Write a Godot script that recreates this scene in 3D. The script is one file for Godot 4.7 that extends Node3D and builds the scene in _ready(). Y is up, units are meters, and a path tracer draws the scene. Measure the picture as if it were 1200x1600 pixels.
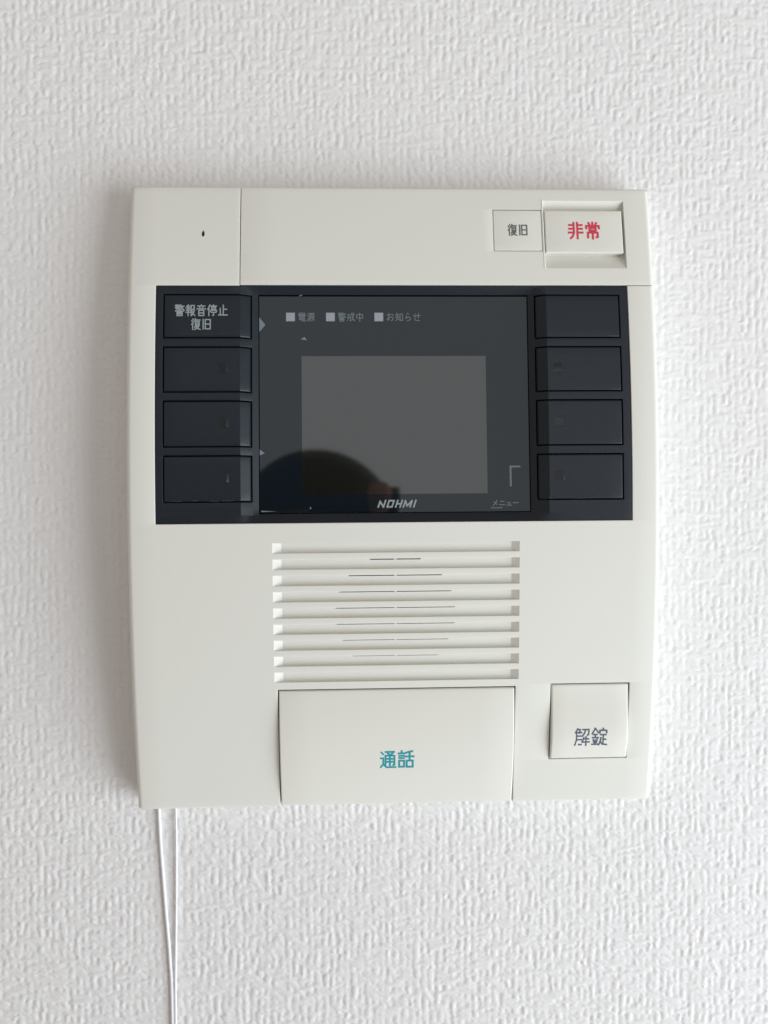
extends Node3D
# An ivory wall intercom on woven white wallpaper. Measures below are in millimetres; MM turns them into metres.

const MM := 0.001
const HALF_W := 90.0
const HALF_H := 107.65
var rng := RandomNumberGenerator.new()
var M := {}
var wall_noise := FastNoiseLite.new()


func _ready() -> void:
	rng.seed = 11
	# ---------------------------------------------------------------- camera, light, exposure
	var cam := Camera3D.new()
	cam.name = "camera"
	cam.fov = 63.2
	cam.near = 0.01
	cam.far = 30.0
	add_child(cam)
	cam.transform = Transform3D(Basis(Vector3.UP, deg_to_rad(-2.099)) * Basis(Vector3.RIGHT, deg_to_rad(-0.798)) * Basis(Vector3.BACK, deg_to_rad(-0.4545)), Vector3(-14.41, -0.98, 301.45) * MM)
	var optics := CameraAttributesPhysical.new()  # a small compact camera, focused a touch in front of the face
	optics.frustum_focal_length = 19.5
	optics.frustum_focus_distance = 0.272
	optics.exposure_aperture = 11.0
	cam.attributes = optics
	cam.fov = 63.2
	cam.near = 0.01
	cam.far = 30.0
	var we := WorldEnvironment.new()
	we.name = "room_air"
	var e := Environment.new()
	e.background_mode = Environment.BG_COLOR
	e.background_color = Color(0.425, 0.38, 0.345).linear_to_srgb()
	e.tonemap_mode = Environment.TONE_MAPPER_LINEAR
	e.tonemap_exposure = 1.0
	e.sdfgi_enabled = true
	e.ssao_enabled = true
	e.ssil_enabled = true
	we.environment = e
	add_child(we)
	var win := AreaLight3D.new()
	win.name = "window_light"
	win.area_size = Vector2(1.2, 1.4)
	win.area_normalize_energy = true
	win.light_energy = 3.2
	win.light_color = Color(0.935, 0.97, 1.0)
	win.area_range = 6.0
	win.shadow_enabled = true
	add_child(win)
	win.look_at_from_position(Vector3(1.17, -0.64, 0.66), Vector3(0.0, -0.08, 0.0), Vector3.UP)
	var room := AreaLight3D.new()
	room.name = "room_light"
	room.area_size = Vector2(1.95, 1.6)
	room.area_normalize_energy = true
	room.light_energy = 0.975
	room.light_color = Color(0.92, 0.97, 1.0)
	room.area_range = 8.0
	room.shadow_enabled = true
	add_child(room)
	room.look_at_from_position(Vector3(0.52, 0.62, 2.8), Vector3(0.0, 0.0, 0.0), Vector3.UP)

	make_materials()
	build_wall()
	build_intercom()
	build_cord()
	build_photographer()


# ---------------------------------------------------------------- materials
func mat(called: String, lin: Color, rough: float, spec := 0.5) -> StandardMaterial3D:
	var m := StandardMaterial3D.new()
	m.resource_name = called
	m.albedo_color = lin.linear_to_srgb()
	m.roughness = rough
	m.metallic_specular = spec
	return m


func noise_tex(freq: float, sd: int, lo: float, hi: float, size := 512, octaves := 4) -> NoiseTexture2D:
	var n := FastNoiseLite.new()
	n.seed = sd
	n.frequency = freq
	n.fractal_octaves = octaves
	var t := NoiseTexture2D.new()
	t.width = size
	t.height = size
	t.seamless = true
	t.noise = n
	var g := Gradient.new()
	g.set_color(0, Color(lo, lo, lo))
	g.set_color(1, Color(hi, hi, hi))
	t.color_ramp = g
	return t


func triplanar(m: StandardMaterial3D, per_metre: float) -> void:
	m.uv1_triplanar = true
	m.uv1_scale = Vector3.ONE * per_metre


func make_materials() -> void:
	M.paper = mat("wallpaper", Color(0.80, 0.790, 0.780), 0.6, 0.4)
	M.ivory = mat("ivory_plastic", Color(0.752, 0.748, 0.688), 0.5, 0.45)
	M.ivory.heightmap_enabled = true
	M.ivory.heightmap_texture = noise_tex(0.09, 5, 0.0, 1.0, 512, 3)
	M.ivory.heightmap_scale = 0.0025
	triplanar(M.ivory, 40.0)
	M.ivory_button = M.ivory.duplicate()
	M.ivory_button.resource_name = "ivory_button_plastic"
	M.ivory_button.albedo_color = Color(0.76, 0.753, 0.685).linear_to_srgb()
	M.dark = mat("dark_plastic", Color(0.009, 0.0145, 0.021), 0.38, 0.42)
	M.dark.roughness_texture = noise_tex(0.02, 9, 0.75, 1.0, 512, 4)
	M.dark.roughness = 0.45
	M.dark.heightmap_enabled = true
	M.dark.heightmap_texture = noise_tex(0.12, 15, 0.0, 1.0, 512, 3)
	M.dark.heightmap_scale = 0.003
	triplanar(M.dark, 40.0)
	M.key = M.dark.duplicate()
	M.key.resource_name = "dark_key_plastic"
	M.glass = mat("screen_glass", Color(0.0065, 0.0105, 0.0145), 0.03, 0.43)
	M.lcd = mat("switched_off_display", Color(0.009, 0.0095, 0.008), 0.04, 0.66)
	M.lens = mat("indicator_lens", Color(0.010, 0.012, 0.015), 0.28, 0.5)
	M.print_light = mat("grey_white_print", Color(0.30, 0.34, 0.35), 0.6, 0.3)
	M.print_dim = mat("dim_print", Color(0.15, 0.175, 0.19), 0.6, 0.3)
	M.print_red = mat("red_print", Color(0.62, 0.055, 0.09), 0.55, 0.3)
	M.print_teal = mat("teal_print", Color(0.02, 0.33, 0.40), 0.55, 0.3)
	M.print_blue = mat("blue_grey_print", Color(0.10, 0.13, 0.19), 0.55, 0.3)
	M.print_grey = mat("grey_print", Color(0.13, 0.14, 0.14), 0.55, 0.3)
	M.lamp_off = mat("unlit_lamp_window", Color(0.30, 0.33, 0.36), 0.4, 0.5)
	M.scuff = mat("pale_scuff", Color(0.07, 0.075, 0.075), 0.8, 0.3)
	M.film = mat("film_scrap", Color(0.13, 0.155, 0.18), 0.35, 0.5)
	M.cord = mat("white_cord", Color(0.82, 0.825, 0.84), 0.6, 0.4)


# ---------------------------------------------------------------- nodes
func thing(called: String, label: String, category: String) -> Node3D:
	var o := Node3D.new()
	o.name = called
	o.set_meta("label", label)
	o.set_meta("category", category)
	add_child(o)
	return o


func put(called: String, mesh: Mesh, m: Material, parent: Node, label := "") -> MeshInstance3D:
	var o := MeshInstance3D.new()
	o.name = called
	var k := 1
	while parent.has_node(NodePath(o.name)):
		o.name = "%s_%03d" % [called, k]
		k += 1
	o.mesh = mesh
	o.material_override = m
	if label:
		o.set_meta("label", label)
	parent.add_child(o, true)
	return o


class Sheet:
	# collects triangles with given normals; positions in millimetres
	var v := PackedVector3Array()
	var n := PackedVector3Array()
	var ix := PackedInt32Array()

	func quad(a: Vector3, b: Vector3, c: Vector3, d: Vector3, na: Vector3, nb: Vector3, nc: Vector3, nd: Vector3) -> void:
		var k := v.size()
		v.append(a * 0.001); v.append(b * 0.001); v.append(c * 0.001); v.append(d * 0.001)
		n.append(na); n.append(nb); n.append(nc); n.append(nd)
		if (c - a).cross(d - b).dot(na + nb + nc + nd) > 0.0:
			ix.append_array([k, k + 2, k + 1, k, k + 3, k + 2])
		else:
			ix.append_array([k, k + 1, k + 2, k, k + 2, k + 3])

	func flat(a: Vector3, b: Vector3, c: Vector3, d: Vector3, nn: Vector3) -> void:
		quad(a, b, c, d, nn, nn, nn, nn)

	func tri(a: Vector3, b: Vector3, c: Vector3, nn: Vector3) -> void:
		var k := v.size()
		v.append(a * 0.001); v.append(b * 0.001); v.append(c * 0.001)
		n.append(nn); n.append(nn); n.append(nn)
		if (b - a).cross(c - a).dot(nn) > 0.0:
			ix.append_array([k, k + 2, k + 1])
		else:
			ix.append_array([k, k + 1, k + 2])

	func mesh() -> ArrayMesh:
		var arr := []
		arr.resize(Mesh.ARRAY_MAX)
		arr[Mesh.ARRAY_VERTEX] = v
		arr[Mesh.ARRAY_NORMAL] = n
		arr[Mesh.ARRAY_INDEX] = ix
		var m := ArrayMesh.new()
		m.add_surface_from_arrays(Mesh.PRIMITIVE_TRIANGLES, arr)
		return m


# the bowed front of the intercom: thickness over the wall at height y
func bow(y: float) -> float:
	return 22.0 - 10.59 * (y / HALF_H) * (y / HALF_H)


func in_any(rects: Array, x: float, y: float) -> bool:
	for r in rects:
		if x > r[0] and x < r[1] and y > r[2] and y < r[3]:
			return true
	return false


func lines(given: Array, lo: float, hi: float, step: float) -> PackedFloat64Array:
	var s := [lo, hi]
	var k := ceili((hi - lo) / step)
	for i in range(1, k):
		s.append(lo + (hi - lo) * i / k)
	for g in given:
		if g > lo and g < hi:
			s.append(g)
	s.sort()
	var out := PackedFloat64Array()
	for g in s:
		if out.is_empty() or g - out[out.size() - 1] > 0.04:
			out.append(g)
	return out


# how far a rounded edge lies below the front; edges are [x0, y0, x1, y1, radius]
func edge_drop(edges: Array, x: float, y: float) -> float:
	var out := 0.0
	var square := 0.0
	var big := 0.0
	for s in edges:
		var r: float = s[4]
		var dx: float = maxf(maxf(s[0] - x, x - s[2]), 0.0)
		var dy: float = maxf(maxf(s[1] - y, y - s[3]), 0.0)
		var d := sqrt(dx * dx + dy * dy)
		if d < r:
			if r > 0.5:
				square += (r - d) * (r - d)
				big = r
			else:
				out = maxf(out, r - sqrt(maxf(0.0, r * r - (r - d) * (r - d))))
	if big > 0.0:
		var q := minf(sqrt(square), big)
		out = maxf(out, big - sqrt(maxf(0.0, big * big - q * q)))
	return out


# A moulded plate: the rectangles less the holes, its front at height(x, y), walls down to back(x, y).
func plate(rects: Array, holes: Array, edges: Array, height: Callable, back: Callable, more_x := [], more_y := [], step_x := 12.0, step_y := 3.0) -> ArrayMesh:
	var gx := more_x.duplicate()
	var gy := more_y.duplicate()
	var lo := Vector2(1e9, 1e9)
	var hi := -lo
	for r in rects + holes:
		gx.append_array([r[0], r[1]])
		gy.append_array([r[2], r[3]])
	for r in rects:
		lo = lo.min(Vector2(r[0], r[2]))
		hi = hi.max(Vector2(r[1], r[3]))
	for s in edges:
		for q in [0.06, 0.2, 0.42, 0.7, 1.0]:
			var d: float = s[4] * q
			if s[0] == s[2]:
				gx.append_array([s[0] - d, s[0] + d])
			else:
				gy.append_array([s[1] - d, s[1] + d])
	var xs := lines(gx, lo.x, hi.x, step_x)
	var ys := lines(gy, lo.y, hi.y, step_y)
	var nx := xs.size()
	var ny := ys.size()
	var z := PackedFloat64Array()
	z.resize(nx * ny)
	for j in ny:
		for i in nx:
			z[j * nx + i] = height.call(xs[i], ys[j]) - edge_drop(edges, xs[i], ys[j])
	var solid := PackedByteArray()
	solid.resize((nx + 1) * (ny + 1))
	solid.fill(0)
	var cn := PackedVector3Array()
	cn.resize((nx + 1) * (ny + 1))
	for j in ny - 1:
		for i in nx - 1:
			var cx := (xs[i] + xs[i + 1]) / 2
			var cy := (ys[j] + ys[j + 1]) / 2
			if in_any(rects, cx, cy) and not in_any(holes, cx, cy):
				var at := (j + 1) * (nx + 1) + i + 1
				solid[at] = 1
				var a := Vector3(xs[i], ys[j], z[j * nx + i])
				var b := Vector3(xs[i + 1], ys[j], z[j * nx + i + 1])
				var c := Vector3(xs[i + 1], ys[j + 1], z[(j + 1) * nx + i + 1])
				var d := Vector3(xs[i], ys[j + 1], z[(j + 1) * nx + i])
				cn[at] = (c - a).cross(d - b).normalized()
	var sh := Sheet.new()
	var w := nx + 1
	for j in ny - 1:
		for i in nx - 1:
			var at := (j + 1) * w + i + 1
			if not solid[at]:
				continue
			var p: Array[Vector3] = []
			var pn: Array[Vector3] = []
			for k in 4:
				var ii: int = i + [0, 1, 1, 0][k]
				var jj: int = j + [0, 0, 1, 1][k]
				p.append(Vector3(xs[ii], ys[jj], z[jj * nx + ii]))
				var sum := Vector3.ZERO
				for o in [jj * w + ii, jj * w + ii + 1, (jj + 1) * w + ii, (jj + 1) * w + ii + 1]:
					if solid[o] and cn[o].dot(cn[at]) > 0.91:
						sum += cn[o]
				pn.append(sum.normalized())
			sh.quad(p[0], p[1], p[2], p[3], pn[0], pn[1], pn[2], pn[3])
			for k in 4:
				if solid[at + [-w, 1, w, -1][k]]:
					continue
				var a: Vector3 = p[k]
				var b: Vector3 = p[(k + 1) % 4]
				var nn: Vector3 = [Vector3.DOWN, Vector3.RIGHT, Vector3.UP, Vector3.LEFT][k]
				sh.flat(a, b, Vector3(b.x, b.y, back.call(b.x, b.y)), Vector3(a.x, a.y, back.call(a.x, a.y)), nn)
	return sh.mesh()


func frame_edges(r: Array, radius: float) -> Array:
	return [[r[0], r[2], r[0], r[3], radius], [r[1], r[2], r[1], r[3], radius], [r[0], r[2], r[1], r[2], radius], [r[0], r[3], r[1], r[3], radius]]


# ---------------------------------------------------------------- wall
func build_wall() -> void:
	# woven wallpaper: every slub of yarn is pressed into a height grid, half a millimetre a cell
	var cell := 0.5
	var nx := 700
	var ny := 880
	var x0 := -177.0
	var y0 := -224.0
	var h := PackedFloat32Array()
	h.resize(nx * ny)
	h.fill(0.0)
	var n := wall_noise
	n.seed = 3
	n.frequency = 0.5
	n.fractal_octaves = 2
	for j in ny:
		for i in nx:
			h[j * nx + i] = 0.05 * n.get_noise_2d(i * cell * 2.2, j * cell * 2.2) + 0.08 * n.get_noise_2d(i * cell * 0.25 + 500, j * cell * 0.25)
	var columns := int(nx * cell / 2.6) + 2
	for c in columns:
		var cx := x0 + c * 2.6
		var y := y0 - rng.randf() * 6.0
		while y < y0 + ny * cell:
			var length := rng.randf_range(0.7, 2.4) if rng.randf() < 0.88 else rng.randf_range(2.4, 5.0)
			var wide := rng.randf_range(0.72, 1.22)
			var tall := rng.randf_range(0.12, 0.34)
			var lean := rng.randf_range(-0.5, 0.5)
			var off := rng.randf_range(-0.45, 0.45) + 0.7 * n.get_noise_2d(cx * 0.05, y * 0.05)
			if rng.randf() < 0.13:
				lean = rng.randf_range(-2.4, 0.4)
				tall *= 0.9
			slub(h, nx, ny, (cx + off - x0) / cell, (y - y0) / cell, lean / cell, length / cell, wide / cell, tall)
			y += length + wide * rng.randf_range(0.95, 1.75)
	for k in 12000:  # cross threads
		slub(h, nx, ny, rng.randf() * nx, rng.randf() * ny, rng.randf_range(2.0, 5.0) / cell, rng.randf_range(-1.6, 0.5) / cell, 0.7 / cell, rng.randf_range(0.14, 0.30))
	for j in ny:
		for i in nx:
			h[j * nx + i] += 0.075 * n.get_noise_2d(i * cell * 2.8, j * cell * 2.2 + 900)
	for j in ny:  # the sheet is even at the rim, where it meets its plain continuation
		for i in nx:
			var rim := minf(minf(i, nx - 1 - i), minf(j, ny - 1 - j)) / 16.0
			h[j * nx + i] = (h[j * nx + i] - 0.25) * clampf(rim, 0.0, 1.0)
	var v := PackedVector3Array()
	var nn := PackedVector3Array()
	var ix := PackedInt32Array()
	v.resize(nx * ny)
	nn.resize(nx * ny)
	for j in ny:
		for i in nx:
			var at := j * nx + i
			v[at] = Vector3(x0 + i * cell, y0 + j * cell, h[at]) * MM
			var l := h[at - 1] if i > 0 else h[at]
			var r := h[at + 1] if i < nx - 1 else h[at]
			var d := h[at - nx] if j > 0 else h[at]
			var u := h[at + nx] if j < ny - 1 else h[at]
			nn[at] = Vector3((l - r) / (2.0 * cell), (d - u) / (2.0 * cell), 1.0).normalized()
	ix.resize((nx - 1) * (ny - 1) * 6)
	var k := 0
	for j in ny - 1:
		for i in nx - 1:
			var at := j * nx + i
			ix[k] = at; ix[k + 1] = at + nx; ix[k + 2] = at + 1
			ix[k + 3] = at + 1; ix[k + 4] = at + nx; ix[k + 5] = at + nx + 1
			k += 6
	var arr := []
	arr.resize(Mesh.ARRAY_MAX)
	arr[Mesh.ARRAY_VERTEX] = v
	arr[Mesh.ARRAY_NORMAL] = nn
	arr[Mesh.ARRAY_INDEX] = ix
	var m := ArrayMesh.new()
	m.add_surface_from_arrays(Mesh.PRIMITIVE_TRIANGLES, arr)
	var x1 := x0 + (nx - 1) * cell
	var y1 := y0 + (ny - 1) * cell
	var rest := Sheet.new()
	for r in [[-1500.0, x0, -1500.0, 1100.0], [x1, 1500.0, -1500.0, 1100.0], [x0, x1, -1500.0, y0], [x0, x1, y1, 1100.0]]:
		rest.flat(Vector3(r[0], r[2], 0), Vector3(r[1], r[2], 0), Vector3(r[1], r[3], 0), Vector3(r[0], r[3], 0), Vector3.BACK)
	m = joined(m, rest.mesh())
	var o := put("wall", m, M.paper, self, "white woven-texture wallpaper wall behind the intercom")
	o.set_meta("kind", "structure")


func joined(a: ArrayMesh, b: ArrayMesh) -> ArrayMesh:
	a.add_surface_from_arrays(Mesh.PRIMITIVE_TRIANGLES, b.surface_get_arrays(0))
	return a


func slub(h: PackedFloat32Array, nx: int, ny: int, cx: float, cy: float, dx: float, dy: float, wide: float, tall: float) -> void:
	# one bump of yarn from (cx, cy) along (dx, dy), in cells
	var a := Vector2(cx, cy)
	var d := Vector2(dx, dy)
	var l2 := maxf(d.length_squared(), 0.01)
	for j in range(maxi(0, int(minf(cy, cy + dy) - wide)), mini(ny, int(maxf(cy, cy + dy) + wide) + 2)):
		for i in range(maxi(0, int(minf(cx, cx + dx) - wide)), mini(nx, int(maxf(cx, cx + dx) + wide) + 2)):
			var p := Vector2(i, j) - a
			var t := clampf(p.dot(d) / l2, 0.0, 1.0)
			var q := (p - d * t).length() / wide
			if q < 1.0:
				var z := tall * sqrt(1.0 - q * q * q) * (1.0 - 0.2 * pow(absf(2.0 * t - 1.0), 2.0))
				var at := j * nx + i
				if z + 0.1 * h[at] > h[at]:
					h[at] = z + 0.1 * h[at]


# ---------------------------------------------------------------- intercom
func back_wall(_x: float, _y: float) -> float:
	return -0.8


const PANEL := [-80.4, 80.4, -8.4, 72.2]
const GRILLE := [-41.7, 41.7, -62.65, -15.1]
const TALK := [-40.75, 40.75, -108.0, -65.15]
const UNLOCK := [52.85, 80.4, -91.8, -64.5]
const RESTORE := [34.6, 51.6, 84.5, 99.65]
const SCREEN := [-46.3, 46.3, -5.3, 69.6]


func recess(x: float, y: float) -> float:
	# depth of the scoop round the emergency button
	if x < 51.75 or x > 80.62 or y < 78.4 or y > 103.0:
		return 0.0
	if x < 52.3:
		return -0.14 * (1.0 - absf(x - 52.0) / 0.3)
	var d := minf(clampf((103.0 - y) / 3.4, 0.0, 1.0), clampf((y - 78.4) / 5.2, 0.0, 1.0)) * 2.9
	return d * clampf((x - 52.3) / 0.3, 0.0, 1.0)


func screen_plane(y: float) -> float:
	return lerpf(19.0, 14.7, (y + 5.3) / 74.9)


func panel_height(x: float, y: float) -> float:
	var t := minf(clampf((52.0 - absf(x)) / 5.7, 0.0, 1.0), minf(clampf((72.2 - y) / 2.6, 0.0, 1.0), clampf((y + 8.4) / 3.1, 0.0, 1.0)))
	return lerpf(bow(y) - 0.2, screen_plane(y), t)


func build_intercom() -> void:
	var ic := thing("wall_intercom", "ivory video intercom with dark key panel, screen and speaker slots on white wallpaper", "intercom")
	var outer := [[-HALF_W, -HALF_H, -HALF_W, HALF_H, 1.9], [HALF_W, -HALF_H, HALF_W, HALF_H, 1.9], [-HALF_W, -HALF_H, HALF_W, -HALF_H, 0.9], [-HALF_W, HALF_H, HALF_W, HALF_H, 0.9]]
	# main shell: left side, right side and the lower half
	var edges := outer.duplicate()
	edges.append_array(frame_edges(PANEL, 0.2))
	edges.append([-52.35, 72.2, -52.35, HALF_H, 0.15])
	edges.append([80.4, 72.2, HALF_W, 72.2, 0.15])
	edges.append_array([[TALK[0], TALK[2], TALK[0], TALK[3], 0.2], [TALK[1], TALK[2], TALK[1], TALK[3], 0.2], [TALK[0], TALK[3], TALK[1], TALK[3], 0.2]])
	edges.append_array(frame_edges(UNLOCK, 0.2))
	var pinhole := [[-65.05, -64.65, 89.3, 91.6], [-65.22, -64.48, 89.5, 91.4], [-65.34, -64.36, 89.8, 91.1], [-65.4, -64.3, 90.1, 90.8]]
	var shell := plate([[-HALF_W, -52.35, -HALF_H, HALF_H], [-52.35, HALF_W, -HALF_H, 72.2]], [PANEL, GRILLE, TALK, UNLOCK] + pinhole, edges, func(_x, y): return bow(y), back_wall)
	put("main_shell", shell, M.ivory, ic)
	# top cover with the scooped recess
	edges = outer.duplicate()
	edges.append_array([[-52.1, 72.45, -52.1, HALF_H, 0.15], [-52.1, 72.45, HALF_W, 72.45, 0.15]])
	edges.append_array(frame_edges(RESTORE, 0.12))
	var top := plate([[-52.1, HALF_W, 72.45, HALF_H]], [RESTORE], edges, func(x, y): return bow(y) - recess(x, y), back_wall, [51.7, 52.0, 52.3, 52.6, 80.58, 80.63], [78.4, 83.6, 99.6, 103.0], 12.0, 2.0)
	put("top_cover", top, M.ivory, ic)
	# buttons of the top cover
	var r := [RESTORE[0] + 0.2, RESTORE[1] - 0.12, RESTORE[2] + 0.2, RESTORE[3] - 0.25]
	var b := put("restore_button", plate([r], [], frame_edges(r, 0.25), func(_x, y): return bow(y) - 0.05, back_wall, [], [], 12.0, 3.0), M.ivory_button, ic, "small flush ivory button with grey lettering")
	write(b, ["復旧"], Vector2(43.2, 92.2), 3.75, 4.2, 0.44, M.print_grey, func(_x, y): return bow(y) - 0.05)
	r = [52.65, 79.75, 83.9, 99.35]
	b = put("emergency_button", plate([r], [], frame_edges(r, 0.4), func(_x, y): return bow(y) + 0.1, back_wall, [], [], 12.0, 3.0), M.ivory_button, ic, "ivory emergency button with red lettering in a scooped recess")
	write(b, ["非常"], Vector2(66.3, 92.0), 6.0, 6.2, 0.72, M.print_red, func(_x, y): return bow(y) + 0.1)
	build_panel(ic)
	build_grille(ic)
	# talk and unlock rockers, bulging a little over the shell
	r = [TALK[0] + 0.4, TALK[1] - 0.4, -107.3, TALK[3] - 0.45]
	var talk := func(_x, y): return bow(y) - 0.1 + 1.7 * pow(maxf(sin(PI * clampf((r[3] - y) / (r[3] - r[2]), 0.0, 1.0)), 0.0), 0.8)
	b = put("talk_button", plate([r], [], frame_edges(r, 0.5), talk, back_wall, [], [], 12.0, 1.5), M.ivory_button, ic, "wide ivory rocker button with teal lettering")
	write(b, ["通話"], Vector2(-0.1, -90.3), 6.25, 6.4, 0.62, M.print_teal, talk)
	var q := [UNLOCK[0] + 0.4, UNLOCK[1] - 0.4, UNLOCK[2] + 0.45, UNLOCK[3] - 0.4]
	var unlock := func(_x, y):
		var t: float = clampf((q[3] - y) / (q[3] - q[2]), 0.0, 1.0)
		return bow(y) - 0.1 + 1.9 * smoothstep(0.0, 0.75, t) - 0.9 * pow(maxf(0.0, t - 0.7) / 0.3, 2.0)
	b = put("unlock_button", plate([q], [], frame_edges(q, 0.6), unlock, back_wall, [], [], 6.0, 1.5), M.ivory_button, ic, "square ivory rocker button with blue-grey lettering")
	write(b, ["解錠"], Vector2(67.0, -83.4), 6.1, 6.4, 0.5, M.print_blue, unlock)
	# the dark bottom of the microphone hole
	var sh := Sheet.new()
	sh.flat(Vector3(-65.6, 89.1, 12.2), Vector3(-64.1, 89.1, 12.2), Vector3(-64.1, 91.8, 12.2), Vector3(-65.6, 91.8, 12.2), Vector3.BACK)
	put("microphone_hole", sh.mesh(), M.lens, ic)


func build_panel(ic: Node3D) -> void:
	var rows := [[53.95, 69.15], [35.6, 51.15], [17.2, 32.9], [-1.25, 14.5]]
	var keys := []
	for side in [-1, 1]:
		for row in rows:
			keys.append([-77.75, -48.4, row[0], row[1]] if side < 0 else [48.25, 77.45, row[0], row[1]])
	var p := [PANEL[0] + 0.15, PANEL[1] - 0.15, PANEL[2] + 0.15, PANEL[3] - 0.15]
	var edges := frame_edges(p, 0.3)
	for k in keys:
		edges.append_array(frame_edges(k, 0.2))
	var panel := plate([p], keys + [SCREEN], edges, panel_height, func(x, y): return panel_height(x, y) - 6.0, [-52.0, 52.0, -46.3, 46.3], [69.6, -5.3], 8.0, 2.5)
	var pn := put("key_panel", panel, M.dark, ic)
	for i in 8:
		var k: Array = keys[i]
		var r := [k[0] + 0.35, k[1] - 0.35, k[2] + 0.35, k[3] - 0.35]
		var face := func(x, y): return panel_height(x, y) + 0.3
		var key := put("key_button", plate([r], [], frame_edges(r, 0.55), face, func(x, y): return panel_height(x, y) - 5.0, [-52.0, 52.0], [], 6.0, 3.0), M.key, pn)
		if i == 0:
			key.set_meta("label", "key with two lines of pale lettering")
			write(key, ["警報音停止", "復旧"], Vector2(-65.0, 61.1), 3.62, 3.9, 0.4, M.print_light, face, 4.75)
		elif i != 4:
			var cx := -57.6 if i < 4 else 55.6
			var cy: float = (k[2] + k[3]) / 2 + 0.3
			var t := [cx - 1.75, cx + 1.75, cy - 1.45, cy + 1.45]
			put("indicator_lens", plate([t], [], frame_edges(t, 0.06), func(x, y): return panel_height(x, y) + 0.31 + 0.42 * minf(clampf((x - t[0]) / 2.8, 0.0, 1.0), clampf((t[1] - x) / 0.7, 0.0, 1.0)), func(x, y): return panel_height(x, y) - 1.0, [cx + 1.05], [], 6.0, 3.0), M.lens, key)
	# light scuffs along the lower edge of the bottom keys
	for c in [[-73.2, -0.9, 3.4], [-67.0, -0.75, 1.6], [-60.5, -0.95, 2.6], [-56.4, -0.85, 3.6], [52.5, -0.8, 1.4], [63.0, -0.9, 2.2]]:
		strokes(pn, "scuff_mark", [[0, 55, 40, 45], [48, 60, 100, 50]], Vector2(c[0], c[1] + 0.2), c[2], 0.7, 0.16, M.scuff, func(x, y): return panel_height(x, y) + 0.33)
	build_screen(pn)


func build_screen(pn: Node3D) -> void:
	var s := [SCREEN[0] + 0.3, SCREEN[1] - 0.3, SCREEN[2] + 0.3, SCREEN[3] - 0.5]
	var d := [-31.7, 31.5, 1.2, 48.5]
	var flat := func(_x, y): return screen_plane(y) - 0.35
	var deep := func(_x, y): return screen_plane(y) - 6.0
	var glass := put("screen_glass", plate([s], [d], [], flat, deep, [], [], 100.0, 100.0), M.glass, pn)
	put("display", plate([d], [], [], flat, deep, [], [], 100.0, 100.0), M.lcd, glass)
	# status lamps and their names
	var names := ["電源", "警戒中", "お知らせ"]
	var at := [-35.4, -21.75, -5.15]
	for i in 3:
		var t := [at[i] - 1.5, at[i] + 1.5, 60.55, 63.5]
		put("status_lamp", plate([t], [], [], func(_x, y): return screen_plane(y) - 0.3, deep), M.lamp_off, glass)
		write(glass, [names[i]], Vector2(at[i] + 2.4 + 3.05 * names[i].length() / 2.0, 62.0), 3.05, 3.0, 0.3, M.print_dim, flat)
	logo(glass, Vector2(0.3, -2.15), flat)
	write(glass, ["メニュー"], Vector2(37.6, -2.1), 2.35, 2.2, 0.3, M.print_dim, flat)
	strokes(glass, "menu_mark", [[0, 0, 0, 100], [0, 0, 100, 0]], Vector2(41.1, 7.0), 3.2, 6.6, 0.6, M.print_dim, flat)
	strokes(glass, "menu_underline", [[0, 50, 100, 50]], Vector2(34.5, -3.8), 3.8, 1.0, 0.3, M.print_dim, flat)
	# scraps of protective film left on the glass
	for c in [[-46.0, 56.8, 0.0, 5.0, 2.1, 2.4], [-46.0, 14.6, 0.0, 2.0, 1.7, 0.7], [-32.0, 54.3, 1.4, 0.8, 2.2, -0.4], [-32.6, 69.0, 0.9, 0.9, 1.4, 0.5], [-45.6, -4.6, 0.0, 0.45, 5.4, 0.2], [-29.2, -3.8, 0.2, 0.9, 0.6, 0.3]]:
		var sh := Sheet.new()
		var z: float = screen_plane(c[1]) - 0.2
		sh.tri(Vector3(c[0], c[1], z), Vector3(c[0] + c[2], c[1] + c[3], z + 0.1), Vector3(c[0] + c[4], c[1] + c[5], z + 0.05), Vector3(0.5, 0.1, 1).normalized())
		put("film_scrap", sh.mesh(), M.film, glass)


func build_grille(ic: Node3D) -> void:
	var pitch := 5.514
	var high := 3.35
	var top := GRILLE[3] as float
	var deep := 1.35
	var half := [0.0, 8.6, 15.8, 19.0, 20.3, 20.1, 18.0, 14.6, 0.0]
	var slits := []
	var gy := []
	var gx := [-41.7, -37.9, 38.7, 41.7]
	for i in 9:
		var y: float = top - i * pitch
		if half[i] > 0.0:
			slits.append([-0.4 - half[i], -0.75, y - 0.4, y])
			slits.append([-0.05, -0.4 + half[i], y - 0.4, y])
	var floor_height := func(x, y):
		var ends := minf(clampf((x + 41.7) / 2.9, 0.0, 1.0), clampf((41.7 - x) / 2.5, 0.0, 1.0))
		return bow(y) - 0.05 - deep * ends
	var g := put("speaker_grille", plate([GRILLE], slits, [], floor_height, func(x, y): return floor_height.call(x, y) - 5.0, gx + [-38.8, 39.2], gy, 14.0, 2.0), M.ivory, ic)
	for i in 8:
		var hi: float = top - high - i * pitch
		var r := [-41.7, 41.7, hi - (pitch - high), hi]
		put("slat", plate([r], [], [[r[0], r[2], r[1], r[2], 0.25], [r[0], r[3], r[1], r[3], 0.2]], func(_x, y): return bow(y), func(_x, y): return bow(y) - deep - 0.3, [], [], 14.0, 3.0), M.ivory, g)


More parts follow.
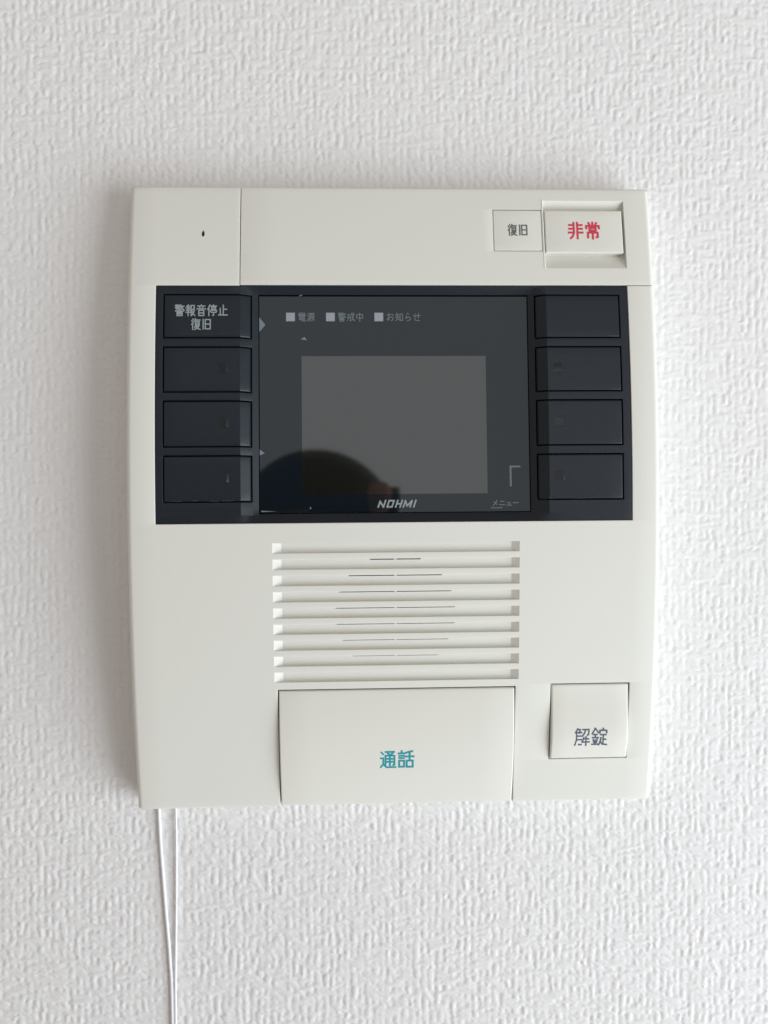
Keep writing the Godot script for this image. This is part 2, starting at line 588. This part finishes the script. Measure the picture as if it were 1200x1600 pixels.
# ---------------------------------------------------------------- pull cord
func build_cord() -> void:
	var o := thing("pull_cord", "thin white cord, two strands meeting, hanging below the ivory intercom", "cord")
	put("strand", tube([Vector3(-85.3, -104, 1.05), Vector3(-84.9, -122, 0.65), Vector3(-83.4, -146, 0.55), Vector3(-82.0, -166, 0.55), Vector3(-81.3, -190, 0.60), Vector3(-81.0, -300, 0.65)], 0.62), M.cord, o)
	put("strand", tube([Vector3(-79.2, -104, 1.05), Vector3(-79.2, -122, 0.75), Vector3(-79.5, -146, 0.65), Vector3(-79.9, -166, 0.75), Vector3(-80.1, -190, 0.85), Vector3(-79.9, -300, 0.85)], 0.42), M.cord, o)


func tube(points: Array, radius: float) -> ArrayMesh:
	var curve := Curve3D.new()
	for i in points.size():
		var t: Vector3 = (points[mini(i + 1, points.size() - 1)] - points[maxi(i - 1, 0)]) / 6.0
		curve.add_point(points[i], -t, t)
	curve.bake_interval = 2.0
	var p := curve.get_baked_points()
	var sh := Sheet.new()
	for i in p.size() - 1:
		for k in 10:
			var c: Array[Vector3] = []
			var d: Array[Vector3] = []
			for q in [[i, k], [i, k + 1], [i + 1, k + 1], [i + 1, k]]:
				var a: float = TAU * q[1] / 10.0
				var nn := Vector3(cos(a), 0, sin(a))
				d.append(nn)
				c.append(p[q[0]] + nn * radius)
			sh.quad(c[0], c[1], c[2], c[3], d[0], d[1], d[2], d[3])
	return sh.mesh()


# ---------------------------------------------------------------- lettering
# Printed characters are laid as thin strokes on the face that carries them.
func write(parent: Node3D, rows: Array, centre: Vector2, wide: float, tall: float, pen: float, m: Material, face: Callable, leading := 5.0) -> void:
	for r in rows.size():
		var text: String = rows[r]
		var all := []
		for c in text.length():
			for s in glyph(text[c]):
				var moved := []
				for k in s.size():
					moved.append((s[k] * 0.88 + 6.0 + 100.0 * c) / text.length() if k % 2 == 0 else s[k])
				all.append(moved)
		strokes(parent, "lettering", all, centre + Vector2(0, (rows.size() - 1) * leading / 2.0 - r * leading), wide * text.length(), tall, pen, m, face)


func strokes(parent: Node3D, called: String, all: Array, centre: Vector2, wide: float, tall: float, pen: float, m: Material, face: Callable) -> void:
	# each stroke is a list x, y, x, y ... on a square of 100, y downwards
	var sh := Sheet.new()
	var lift := 0.03
	for s in all:
		for k in range(0, s.size() - 2, 2):
			var a := centre + Vector2((s[k] / 100.0 - 0.5) * wide, (0.5 - s[k + 1] / 100.0) * tall)
			var b := centre + Vector2((s[k + 2] / 100.0 - 0.5) * wide, (0.5 - s[k + 3] / 100.0) * tall)
			var u := (b - a).normalized() if a != b else Vector2.RIGHT
			var w := Vector2(-u.y, u.x) * pen / 2.0
			a -= u * pen * 0.4
			b += u * pen * 0.4
			var c: Array[Vector3] = []
			for p in [a - w, b - w, b + w, a + w]:
				c.append(Vector3(p.x, p.y, face.call(p.x, p.y) + lift))
			sh.flat(c[0], c[1], c[2], c[3], Vector3(0, (c[0].z - c[2].z) / maxf(0.05, absf(c[2].y - c[0].y)) * signf(c[2].y - c[0].y) * 0.5, 1).normalized())
			lift += 0.002
	put(called, sh.mesh(), m, parent)


func box(x0: float, y0: float, x1: float, y1: float) -> Array:
	return [x0, y0, x1, y0, x1, y1, x0, y1, x0, y0]


func h(y: float, x0: float, x1: float) -> Array:
	return [x0, y, x1, y]


func v(x: float, y0: float, y1: float) -> Array:
	return [x, y0, x, y1]


func speech(w: float) -> Array:
	# the radical for words, w wide
	return [v(w / 2, 2, 10), h(16, 2, w), h(30, w * 0.15, w * 0.85), h(43, w * 0.15, w * 0.85), box(w * 0.15, 58, w * 0.85, 93)]


func glyph(c: String) -> Array:
	match c:
		"復": return [[24, 4, 8, 24], [28, 26, 6, 54], v(18, 42, 97), [48, 2, 36, 22], h(14, 42, 94), box(46, 27, 86, 57), h(42, 46, 86), [54, 58, 38, 80], [52, 68, 84, 68, 66, 86, 38, 97], [50, 72, 70, 88, 96, 97]]
		"旧": return [v(14, 8, 94), box(36, 10, 88, 92), h(50, 36, 88)]
		"非": return [[39, 4, 39, 64, 30, 84, 16, 96], v(62, 4, 97), h(18, 8, 38), h(40, 8, 38), h(62, 4, 38), h(18, 62, 94), h(40, 62, 94), h(62, 62, 97)]
		"常": return [v(50, 2, 20), [24, 5, 32, 18], [76, 5, 68, 18], [8, 38, 8, 23, 92, 23, 92, 38], box(30, 35, 70, 50), [18, 92, 18, 62, 82, 62, 82, 88, 74, 90], v(50, 52, 98)]
		"警": return [h(7, 4, 50), v(17, 2, 14), v(36, 2, 14), [14, 14, 6, 28], [12, 20, 46, 20, 46, 44, 40, 46], box(16, 29, 34, 40), [62, 2, 54, 24], h(14, 58, 96), [86, 14, 76, 32, 54, 46], [60, 18, 74, 36, 96, 46], v(50, 48, 54), h(56, 6, 94), h(65, 22, 78), h(74, 22, 78), box(24, 83, 76, 97)]
		"報": return [v(26, 2, 30), h(14, 8, 46), h(30, 2, 50), [16, 34, 20, 46], [38, 34, 32, 46], h(50, 6, 48), h(68, 2, 50), v(26, 50, 98), [58, 98, 58, 8, 90, 8, 90, 32, 80, 34], [62, 46, 92, 46, 80, 76, 62, 97], [64, 56, 78, 80, 98, 97]]
		"音": return [v(50, 2, 12), h(13, 12, 88), [32, 18, 37, 34], [68, 18, 63, 34], h(38, 4, 96), box(24, 51, 76, 97), h(74, 24, 76)]
		"停": return [[26, 2, 4, 46], v(16, 32, 98), v(64, 2, 12), h(14, 34, 96), box(46, 24, 84, 40), [34, 62, 34, 50, 96, 50, 96, 62], h(68, 42, 90), [66, 68, 66, 94, 54, 96]]
		"止": return [v(54, 4, 92), h(42, 54, 90), v(22, 32, 92), h(92, 4, 97)]
		"電": return [h(5, 14, 86), [6, 34, 6, 19, 94, 19, 94, 34], v(50, 5, 44), h(29, 20, 38), h(39, 20, 38), h(29, 62, 80), h(39, 62, 80), box(18, 50, 82, 80), h(65, 18, 82), [50, 50, 50, 92, 58, 96, 94, 96, 94, 86]]
		"源": return [[10, 6, 22, 16], [4, 34, 16, 44], [4, 96, 22, 60], [96, 8, 36, 8, 36, 50, 24, 96], [64, 8, 58, 22], box(46, 24, 88, 54), h(39, 46, 88), [67, 56, 67, 94, 56, 96], [50, 64, 40, 86], [82, 64, 94, 86]]
		"戒": return [h(22, 4, 96), [64, 2, 70, 50, 84, 86, 94, 94, 97, 78], [88, 36, 76, 64, 52, 92], [80, 4, 90, 14], h(54, 4, 56), [19, 36, 19, 62, 8, 92], v(42, 36, 96)]
		"中": return [box(12, 22, 88, 62), v(50, 2, 98)]
		"お": return [[8, 28, 58, 24], [32, 6, 32, 78, 24, 86, 12, 80, 14, 68, 40, 54, 70, 50, 86, 62, 82, 82, 60, 92], [72, 18, 90, 34]]
		"知": return [[22, 4, 8, 30], h(22, 14, 50), h(50, 4, 54), [30, 22, 30, 60, 8, 94], [32, 60, 50, 84], box(62, 16, 94, 88)]
		"ら": return [[38, 6, 62, 16], [30, 30, 24, 66, 52, 50, 76, 54, 82, 70, 70, 86, 36, 94]]
		"せ": return [[4, 38, 96, 32], [70, 8, 70, 56, 60, 60], [26, 14, 26, 76, 36, 90, 84, 90]]
		"メ": return [[76, 8, 60, 50, 14, 92], [26, 34, 80, 78]]
		"ニ": return [h(28, 18, 82), h(80, 6, 94)]
		"ュ": return [[24, 48, 66, 48, 60, 86], h(88, 10, 90)]
		"ー": return [h(50, 8, 92)]
		"通": return [[8, 8, 20, 20], [4, 42, 20, 42, 20, 76, 4, 94], [20, 78, 40, 94, 98, 94], [34, 6, 88, 6, 66, 24], [48, 14, 62, 22], [34, 84, 34, 28, 90, 28, 90, 80, 82, 82], h(46, 34, 90), h(63, 34, 90), v(62, 28, 84)]
		"話": return speech(44) + [[90, 4, 52, 12], h(34, 46, 98), v(72, 10, 58), box(54, 58, 92, 94)]
		"解": return [[22, 2, 6, 26], [18, 8, 38, 8, 32, 22], [14, 24, 46, 24, 46, 92, 38, 94], [14, 24, 14, 66, 4, 96], h(44, 14, 46), h(64, 14, 46), v(30, 24, 94), [54, 8, 94, 8, 92, 36, 84, 40], [72, 8, 66, 28, 52, 44], [62, 52, 54, 72], h(60, 58, 94), h(78, 50, 98), v(76, 48, 98)]
		"錠": return [[22, 2, 2, 34], [22, 2, 44, 28], h(37, 12, 34), h(54, 4, 42), v(22, 37, 92), [10, 64, 14, 82], [36, 62, 30, 82], h(92, 2, 44), v(74, 2, 12), [52, 28, 52, 14, 96, 14, 96, 28], h(38, 56, 92), v(74, 38, 92), h(64, 74, 92), [60, 54, 56, 76, 46, 96], [56, 76, 70, 92, 98, 95]]
	return []


func logo(parent: Node3D, centre: Vector2, face: Callable) -> void:
	# slanted maker's letters N O H M I, run together as a band
	var all := []
	for s in [[0, 95, 0, 15, 14, 95, 14, 5], [24, 8, 24, 92, 37, 92, 37, 8, 24, 8], [47, 5, 47, 95], [47, 50, 59, 50], [59, 5, 59, 95], [68, 95, 68, 10, 77, 80, 86, 10, 86, 95], [96, 5, 96, 95]]:
		var t := []
		for k in s.size():
			t.append(s[k] + (95 - s[k + 1]) * 0.07 if k % 2 == 0 else s[k])
		all.append(t)
	strokes(parent, "maker_lettering", all, centre, 12.6, 2.5, 0.55, M.print_light, face)


# ---------------------------------------------------------------- the photographer, mirrored in the screen
class Field:
	# a distance field on a grid, filled bone by bone and meshed as surface nets; metres
	var cell := 0.01
	var lo := Vector3.ZERO
	var nx := 0
	var ny := 0
	var nz := 0
	var f := PackedFloat32Array()

	func _init(from: Vector3, to: Vector3, size: float) -> void:
		cell = size
		lo = from
		nx = int((to.x - from.x) / size) + 2
		ny = int((to.y - from.y) / size) + 2
		nz = int((to.z - from.z) / size) + 2
		f.resize(nx * ny * nz)
		f.fill(1.0)

	func bone(a: Vector3, b: Vector3, ra: float, rb: float, k := 0.02, squash := Vector3.ONE) -> void:
		var reach := maxf(ra, rb) * maxf(squash.x, maxf(squash.y, squash.z)) + k + cell * 2.0
		var p0 := (a.min(b) - Vector3.ONE * reach - lo) / cell
		var p1 := (a.max(b) + Vector3.ONE * reach - lo) / cell
		var d := (b - a) / squash
		var l2 := maxf(d.length_squared(), 1e-9)
		for z in range(maxi(0, int(p0.z)), mini(nz, int(p1.z) + 2)):
			for y in range(maxi(0, int(p0.y)), mini(ny, int(p1.y) + 2)):
				for x in range(maxi(0, int(p0.x)), mini(nx, int(p1.x) + 2)):
					var p := (lo + Vector3(x, y, z) * cell - a) / squash
					var t := clampf(p.dot(d) / l2, 0.0, 1.0)
					var q := (p - d * t).length() - lerpf(ra, rb, t)
					var at := (z * ny + y) * nx + x
					var o := f[at]
					var g := maxf(k - absf(o - q), 0.0) / k
					f[at] = minf(o, q) - g * g * k * 0.25

	func add_to(sh: Sheet, cut: Callable) -> void:
		var ids := {}
		var sy := nx
		var sz := nx * ny
		var steps := [0, 1, sy, sy + 1, sz, sz + 1, sz + sy, sz + sy + 1]
		var first := sh.v.size()
		for z in nz - 1:
			for y in ny - 1:
				for x in nx - 1:
					var at := z * sz + y * sy + x
					var low := f[at] < 0.0
					var crossed := false
					for s in steps:
						if (f[at + s] < 0.0) != low:
							crossed = true
							break
					if not crossed:
						continue
					var sum := Vector3.ZERO
					var count := 0
					for e in [[0, 1], [2, 3], [4, 5], [6, 7], [0, 2], [1, 3], [4, 6], [5, 7], [0, 4], [1, 5], [2, 6], [3, 7]]:
						var u := f[at + steps[e[0]]]
						var w := f[at + steps[e[1]]]
						if (u < 0.0) != (w < 0.0):
							var c := Vector3(e[0] & 1, (e[0] >> 1) & 1, e[0] >> 2)
							var d := Vector3(e[1] & 1, (e[1] >> 1) & 1, e[1] >> 2)
							sum += c.lerp(d, u / (u - w))
							count += 1
					ids[at] = sh.v.size()
					sh.v.append(lo + (Vector3(x, y, z) + sum / count) * cell)
					sh.n.append(Vector3(f[at + 1] - f[at], f[at + sy] - f[at], f[at + sz] - f[at]).normalized())
		for at in ids:
			for axis in 3:
				var s: int = [1, sy, sz][axis]
				var t: int = [sy, sz, 1][axis]
				var w: int = [sz, 1, sy][axis]
				if (f[at] < 0.0) == (f[at + s] < 0.0) or not (ids.has(at - t) and ids.has(at - w) and ids.has(at - t - w)):
					continue
				var q := [ids[at], ids[at - t], ids[at - t - w], ids[at - w]]
				if cut.call(sh.v[q[0]]):
					continue
				if f[at] < 0.0:
					sh.ix.append_array([q[0], q[2], q[1], q[0], q[3], q[2]])
				else:
					sh.ix.append_array([q[0], q[1], q[2], q[0], q[2], q[3]])
		if sh.v.size() > first:
			pass


func elbow(s: Vector3, w: Vector3, upper: float, fore: float, towards: Vector3) -> Vector3:
	var d := w - s
	var l := d.length()
	var along := (upper * upper - fore * fore + l * l) / (2.0 * l)
	var out := towards - d * (towards.dot(d) / d.length_squared())
	return s + d / l * along + out.normalized() * sqrt(maxf(0.0, upper * upper - along * along))


func build_photographer() -> void:
	var eye := Vector3(-14.41, -0.98, 301.45) * MM
	var skin := mat("skin", Color(0.50, 0.29, 0.22), 0.5)
	var cloth := mat("dark_shirt", Color(0.030, 0.030, 0.036), 0.9, 0.3)
	var trousers := mat("dark_trousers", Color(0.022, 0.024, 0.030), 0.9, 0.3)
	var hair := mat("dark_hair", Color(0.014, 0.010, 0.008), 0.55, 0.4)
	var black := mat("camera_body", Color(0.02, 0.02, 0.024), 0.4)
	var none := func(_p: Vector3) -> bool: return false
	var o := thing("person", "dark-haired person in dark clothes mirrored in the intercom screen, holding a camera", "person")
	o.position = Vector3(eye.x - 0.042, -1.56, 0.68)
	var at := func(x: float, y: float, z: float) -> Vector3: return eye + Vector3(x, y, z) * MM - o.position
	var head: Vector3 = at.call(-42, 3, 350)
	var chest: Vector3 = at.call(-42, -285, 385)
	var hips: Vector3 = at.call(-42, -660, 385)
	var neck: Vector3 = at.call(-42, -140, 378)
	var right: Vector3 = at.call(134, -195, 380)
	var left: Vector3 = at.call(-218, -195, 380)
	var wrist_r: Vector3 = at.call(34, -95, 92)
	var wrist_l: Vector3 = at.call(-62, -108, 84)
	var elbow_r := elbow(right, wrist_r, 0.29, 0.25, Vector3(0.45, -1, 0.1))
	var elbow_l := elbow(left, wrist_l, 0.29, 0.25, Vector3(-0.45, -1, 0.1))
	var sk := Sheet.new()
	# body: trunk, neck, arms and legs
	var g := Field.new(Vector3(-0.42, -0.01, -0.42), Vector3(0.42, 1.60, 0.20), 0.014)
	body_bones(g, 0.0, neck, chest, hips, [right, elbow_r, wrist_r], [left, elbow_l, wrist_l], true)
	g.add_to(sk, none)
	# head with brow, nose, lips, chin and ears
	var hd := Field.new(head + Vector3(-0.12, -0.19, -0.15), head + Vector3(0.12, 0.14, 0.14), 0.0045)
	hd.bone(head + Vector3(0, 0.03, 0.012), head + Vector3(0, 0.02, -0.008), 0.083, 0.080, 0.02, Vector3(0.92, 1.08, 1.08))
	hd.bone(head + Vector3(0, -0.03, -0.028), head + Vector3(0, -0.075, -0.045), 0.062, 0.040, 0.03)
	hd.bone(head + Vector3(0, -0.10, -0.062), head + Vector3(0, -0.098, -0.066), 0.020, 0.018, 0.025)
	hd.bone(head + Vector3(0, 0.0, -0.088), head + Vector3(0, -0.036, -0.110), 0.008, 0.012, 0.012)
	hd.bone(head + Vector3(-0.011, -0.040, -0.098), head + Vector3(0.011, -0.040, -0.098), 0.008, 0.008, 0.008)
	hd.bone(head + Vector3(-0.036, 0.018, -0.082), head + Vector3(0.036, 0.018, -0.082), 0.010, 0.010, 0.014)
	hd.bone(head + Vector3(-0.018, -0.064, -0.090), head + Vector3(0.018, -0.064, -0.090), 0.006, 0.006, 0.006)
	hd.bone(head + Vector3(-0.016, -0.073, -0.088), head + Vector3(0.016, -0.073, -0.088), 0.007, 0.007, 0.006)
	for s in [-1.0, 1.0]:
		hd.bone(head + Vector3(0.080 * s, 0.006, 0.006), head + Vector3(0.076 * s, -0.034, 0.0), 0.013, 0.009, 0.008, Vector3(0.6, 1.0, 1.0))
	hd.bone(head + Vector3(0, -0.06, 0.012), neck, 0.052, 0.056, 0.03)
	hd.add_to(sk, none)
	# right hand: palm behind the camera, forefinger over its top, the rest round its side
	var pr := Field.new(at.call(-30, -90, -30), at.call(100, 80, 110), 0.003)
	pr.bone(wrist_r, at.call(30, -30, 62), 0.024, 0.026, 0.02, Vector3(1, 1, 1))
	pr.bone(at.call(30, -30, 62), at.call(24, 8, 46), 0.024, 0.018, 0.02)
	fingers(pr, [[at.call(22, 22, 44), at.call(19, 38, 28), at.call(18, 38, 4), at.call(17, 28, -6)], [at.call(36, 8, 44), at.call(41, 4, 14), at.call(38, 2, -5), at.call(26, 0, -7)], [at.call(38, -10, 46), at.call(42, -14, 14), at.call(39, -16, -6), at.call(27, -17, -7)], [at.call(38, -30, 52), at.call(42, -32, 16), at.call(40, -33, -4), at.call(30, -34, -7)], [at.call(16, -26, 62), at.call(4, -4, 48), at.call(-2, 10, 34), at.call(-4, 20, 33)]])
	pr.add_to(sk, none)
	# left hand under the camera
	var pl := Field.new(at.call(-100, -150, -30), at.call(50, -20, 120), 0.003)
	pl.bone(wrist_l, at.call(-44, -78, 52), 0.024, 0.026, 0.02)
	pl.bone(at.call(-44, -78, 52), at.call(-30, -66, 32), 0.024, 0.019, 0.02)
	fingers(pl, [[at.call(-38, -52, 34), at.call(-46, -36, 14), at.call(-40, -28, -5), at.call(-26, -26, -7)], [at.call(-28, -62, 24), at.call(-24, -64, 2), at.call(-16, -55, -7), at.call(-10, -44, -7)], [at.call(-18, -66, 26), at.call(-6, -66, 4), at.call(0, -56, -7), at.call(4, -46, -7)], [at.call(-12, -70, 32), at.call(6, -66, 12), at.call(15, -58, 1), at.call(18, -52, -6)], [at.call(-42, -74, 52), at.call(-26, -54, 44), at.call(-14, -38, 35), at.call(-10, -28, 33)]])
	pl.add_to(sk, none)
	put("body", metre_mesh(sk), skin, o)
	# hair: a cap over the skull, open at the face
	var hr := Sheet.new()
	var hf := Field.new(head + Vector3(-0.13, -0.13, -0.15), head + Vector3(0.13, 0.16, 0.16), 0.006)
	hf.bone(head + Vector3(0, 0.028, 0.016), head + Vector3(0, 0.024, 0.0), 0.098, 0.094, 0.02, Vector3(0.97, 1.03, 1.03))
	hf.bone(head + Vector3(0, -0.03, 0.05), head + Vector3(0, -0.07, 0.05), 0.062, 0.05, 0.03)
	hf.add_to(hr, func(p: Vector3) -> bool: return p.z - head.z < -0.04 and p.y - head.y < 0.055 or p.z - head.z < 0.0 and p.y - head.y < -0.01)
	put("hair", metre_mesh(hr), hair, o)
	for s in [-1.0, 1.0]:
		var ball := SphereMesh.new()
		ball.radius = 0.012
		ball.height = 0.024
		ball.radial_segments = 16
		ball.rings = 8
		var eb := put("eye", ball, mat("eyeball", Color(0.6, 0.58, 0.55), 0.2), o)
		eb.position = head + Vector3(0.031 * s, 0.0, -0.079)
		var iris := SphereMesh.new()
		iris.radius = 0.006
		iris.height = 0.012
		iris.radial_segments = 12
		iris.rings = 6
		put("iris", iris, hair, eb).position = Vector3(0, 0, -0.0075)
	# shirt and trousers follow the body
	var st := Sheet.new()
	var sf := Field.new(Vector3(-0.45, 0.70, -0.42), Vector3(0.45, 1.60, 0.22), 0.014)
	body_bones(sf, 0.012, neck, chest, hips, [right, elbow_r, elbow_r.lerp(wrist_r, 0.88)], [left, elbow_l, elbow_l.lerp(wrist_l, 0.88)], false)
	sf.add_to(st, func(p: Vector3) -> bool: return p.y > neck.y + 0.01 and absf(p.x - neck.x) < 0.09 and p.z > neck.z - 0.09)
	put("shirt", metre_mesh(st), cloth, o)
	var tr := Sheet.new()
	var tf := Field.new(Vector3(-0.30, 0.03, -0.22), Vector3(0.30, 1.02, 0.22), 0.014)
	leg_bones(tf, hips, 0.014)
	tf.add_to(tr, none)
	put("trousers", metre_mesh(tr), trousers, o)
	# the compact camera, held upright
	var c := thing("compact_camera", "black compact camera held upright by the person mirrored in the screen", "camera")
	c.position = eye + Vector3(0.0005, -0.0015, 0.004)
	var rim := [[-30.0, 31.0, -47.0, 31.0], 4.0]
	var front := plate([rim[0]], [], frame_edges(rim[0], rim[1]), func(_x, _y): return 0.0, func(_x, _y): return 0.0, [], [], 20.0, 20.0)
	put("front_shell", turned(front, false), black, c)
	put("rear_shell", turned(front, true), black, c)
	var ring := CylinderMesh.new()
	ring.top_radius = 0.021
	ring.bottom_radius = 0.023
	ring.height = 0.003
	ring.radial_segments = 40
	var lensring := put("lens_barrel", ring, black, c)
	lensring.rotation.x = -PI / 2
	lensring.position = Vector3(0, 0, -0.0006)
	var knob := CylinderMesh.new()
	knob.top_radius = 0.0045
	knob.bottom_radius = 0.0045
	knob.height = 0.014
	put("shutter_dial", knob, black, c).position = Vector3(0.0275, 0.0375, 0.009)


func turned(m: ArrayMesh, behind: bool) -> ArrayMesh:
	# half of the camera's shell: the plate's front looks along -z, its rear half along +z
	var arr := m.surface_get_arrays(0)
	var vv: PackedVector3Array = arr[Mesh.ARRAY_VERTEX]
	var nn: PackedVector3Array = arr[Mesh.ARRAY_NORMAL]
	for i in vv.size():
		var z := vv[i].z
		vv[i] = Vector3(vv[i].x, vv[i].y, 0.016 + z) if behind else Vector3(-vv[i].x, vv[i].y, 0.002 - z)
		if not behind:
			nn[i] = Vector3(-nn[i].x, nn[i].y, -nn[i].z)
	arr[Mesh.ARRAY_VERTEX] = vv
	arr[Mesh.ARRAY_NORMAL] = nn
	var out := ArrayMesh.new()
	out.add_surface_from_arrays(Mesh.PRIMITIVE_TRIANGLES, arr)
	return out


func metre_mesh(sh: Sheet) -> ArrayMesh:
	return sh.mesh()


func fingers(g: Field, chains: Array) -> void:
	for c in chains:
		var r := 0.0092
		for i in 3:
			g.bone(c[i], c[i + 1], r, r - 0.0007, 0.004)
			r -= 0.0007


func leg_bones(g: Field, hips: Vector3, more: float) -> void:
	for s in [-1.0, 1.0]:
		var hip := hips + Vector3(0.085 * s, -0.02, 0.0)
		var knee := Vector3(0.10 * s, 0.49, -0.02)
		var ankle := Vector3(0.11 * s, 0.085, 0.02)
		g.bone(hip, knee, 0.085 + more, 0.055 + more, 0.04)
		g.bone(knee, ankle, 0.053 + more, 0.036 + more, 0.02)
	g.bone(hips + Vector3(-0.07, 0.05, 0), hips + Vector3(0.07, 0.05, 0), 0.10 + more, 0.10 + more, 0.05)


func body_bones(g: Field, more: float, neck: Vector3, chest: Vector3, hips: Vector3, arm_r: Array, arm_l: Array, legs: bool) -> void:
	g.bone(chest + Vector3(-0.06, 0.02, 0), chest + Vector3(0.06, 0.02, 0), 0.115 + more, 0.115 + more, 0.06)
	g.bone(chest + Vector3(0, -0.10, 0), hips + Vector3(0, 0.05, 0), 0.115 + more, 0.12 + more, 0.08, Vector3(1.15, 1.0, 0.9))
	g.bone(neck, chest, 0.052 + more, 0.09 + more, 0.05)
	for a in [arm_r, arm_l]:
		g.bone(chest + Vector3(0, 0.06, 0), a[0], 0.07 + more, 0.055 + more, 0.05)
		g.bone(a[0], a[1], 0.052 + more, 0.040 + more, 0.03)
		g.bone(a[1], a[2], 0.041 + more, (0.026 if more == 0.0 else 0.034) + more, 0.02)
	if legs:
		leg_bones(g, hips, 0.0)
		for s in [-1.0, 1.0]:
			g.bone(Vector3(0.11 * s, 0.05, 0.03), Vector3(0.125 * s, 0.03, -0.15), 0.042, 0.03, 0.03)
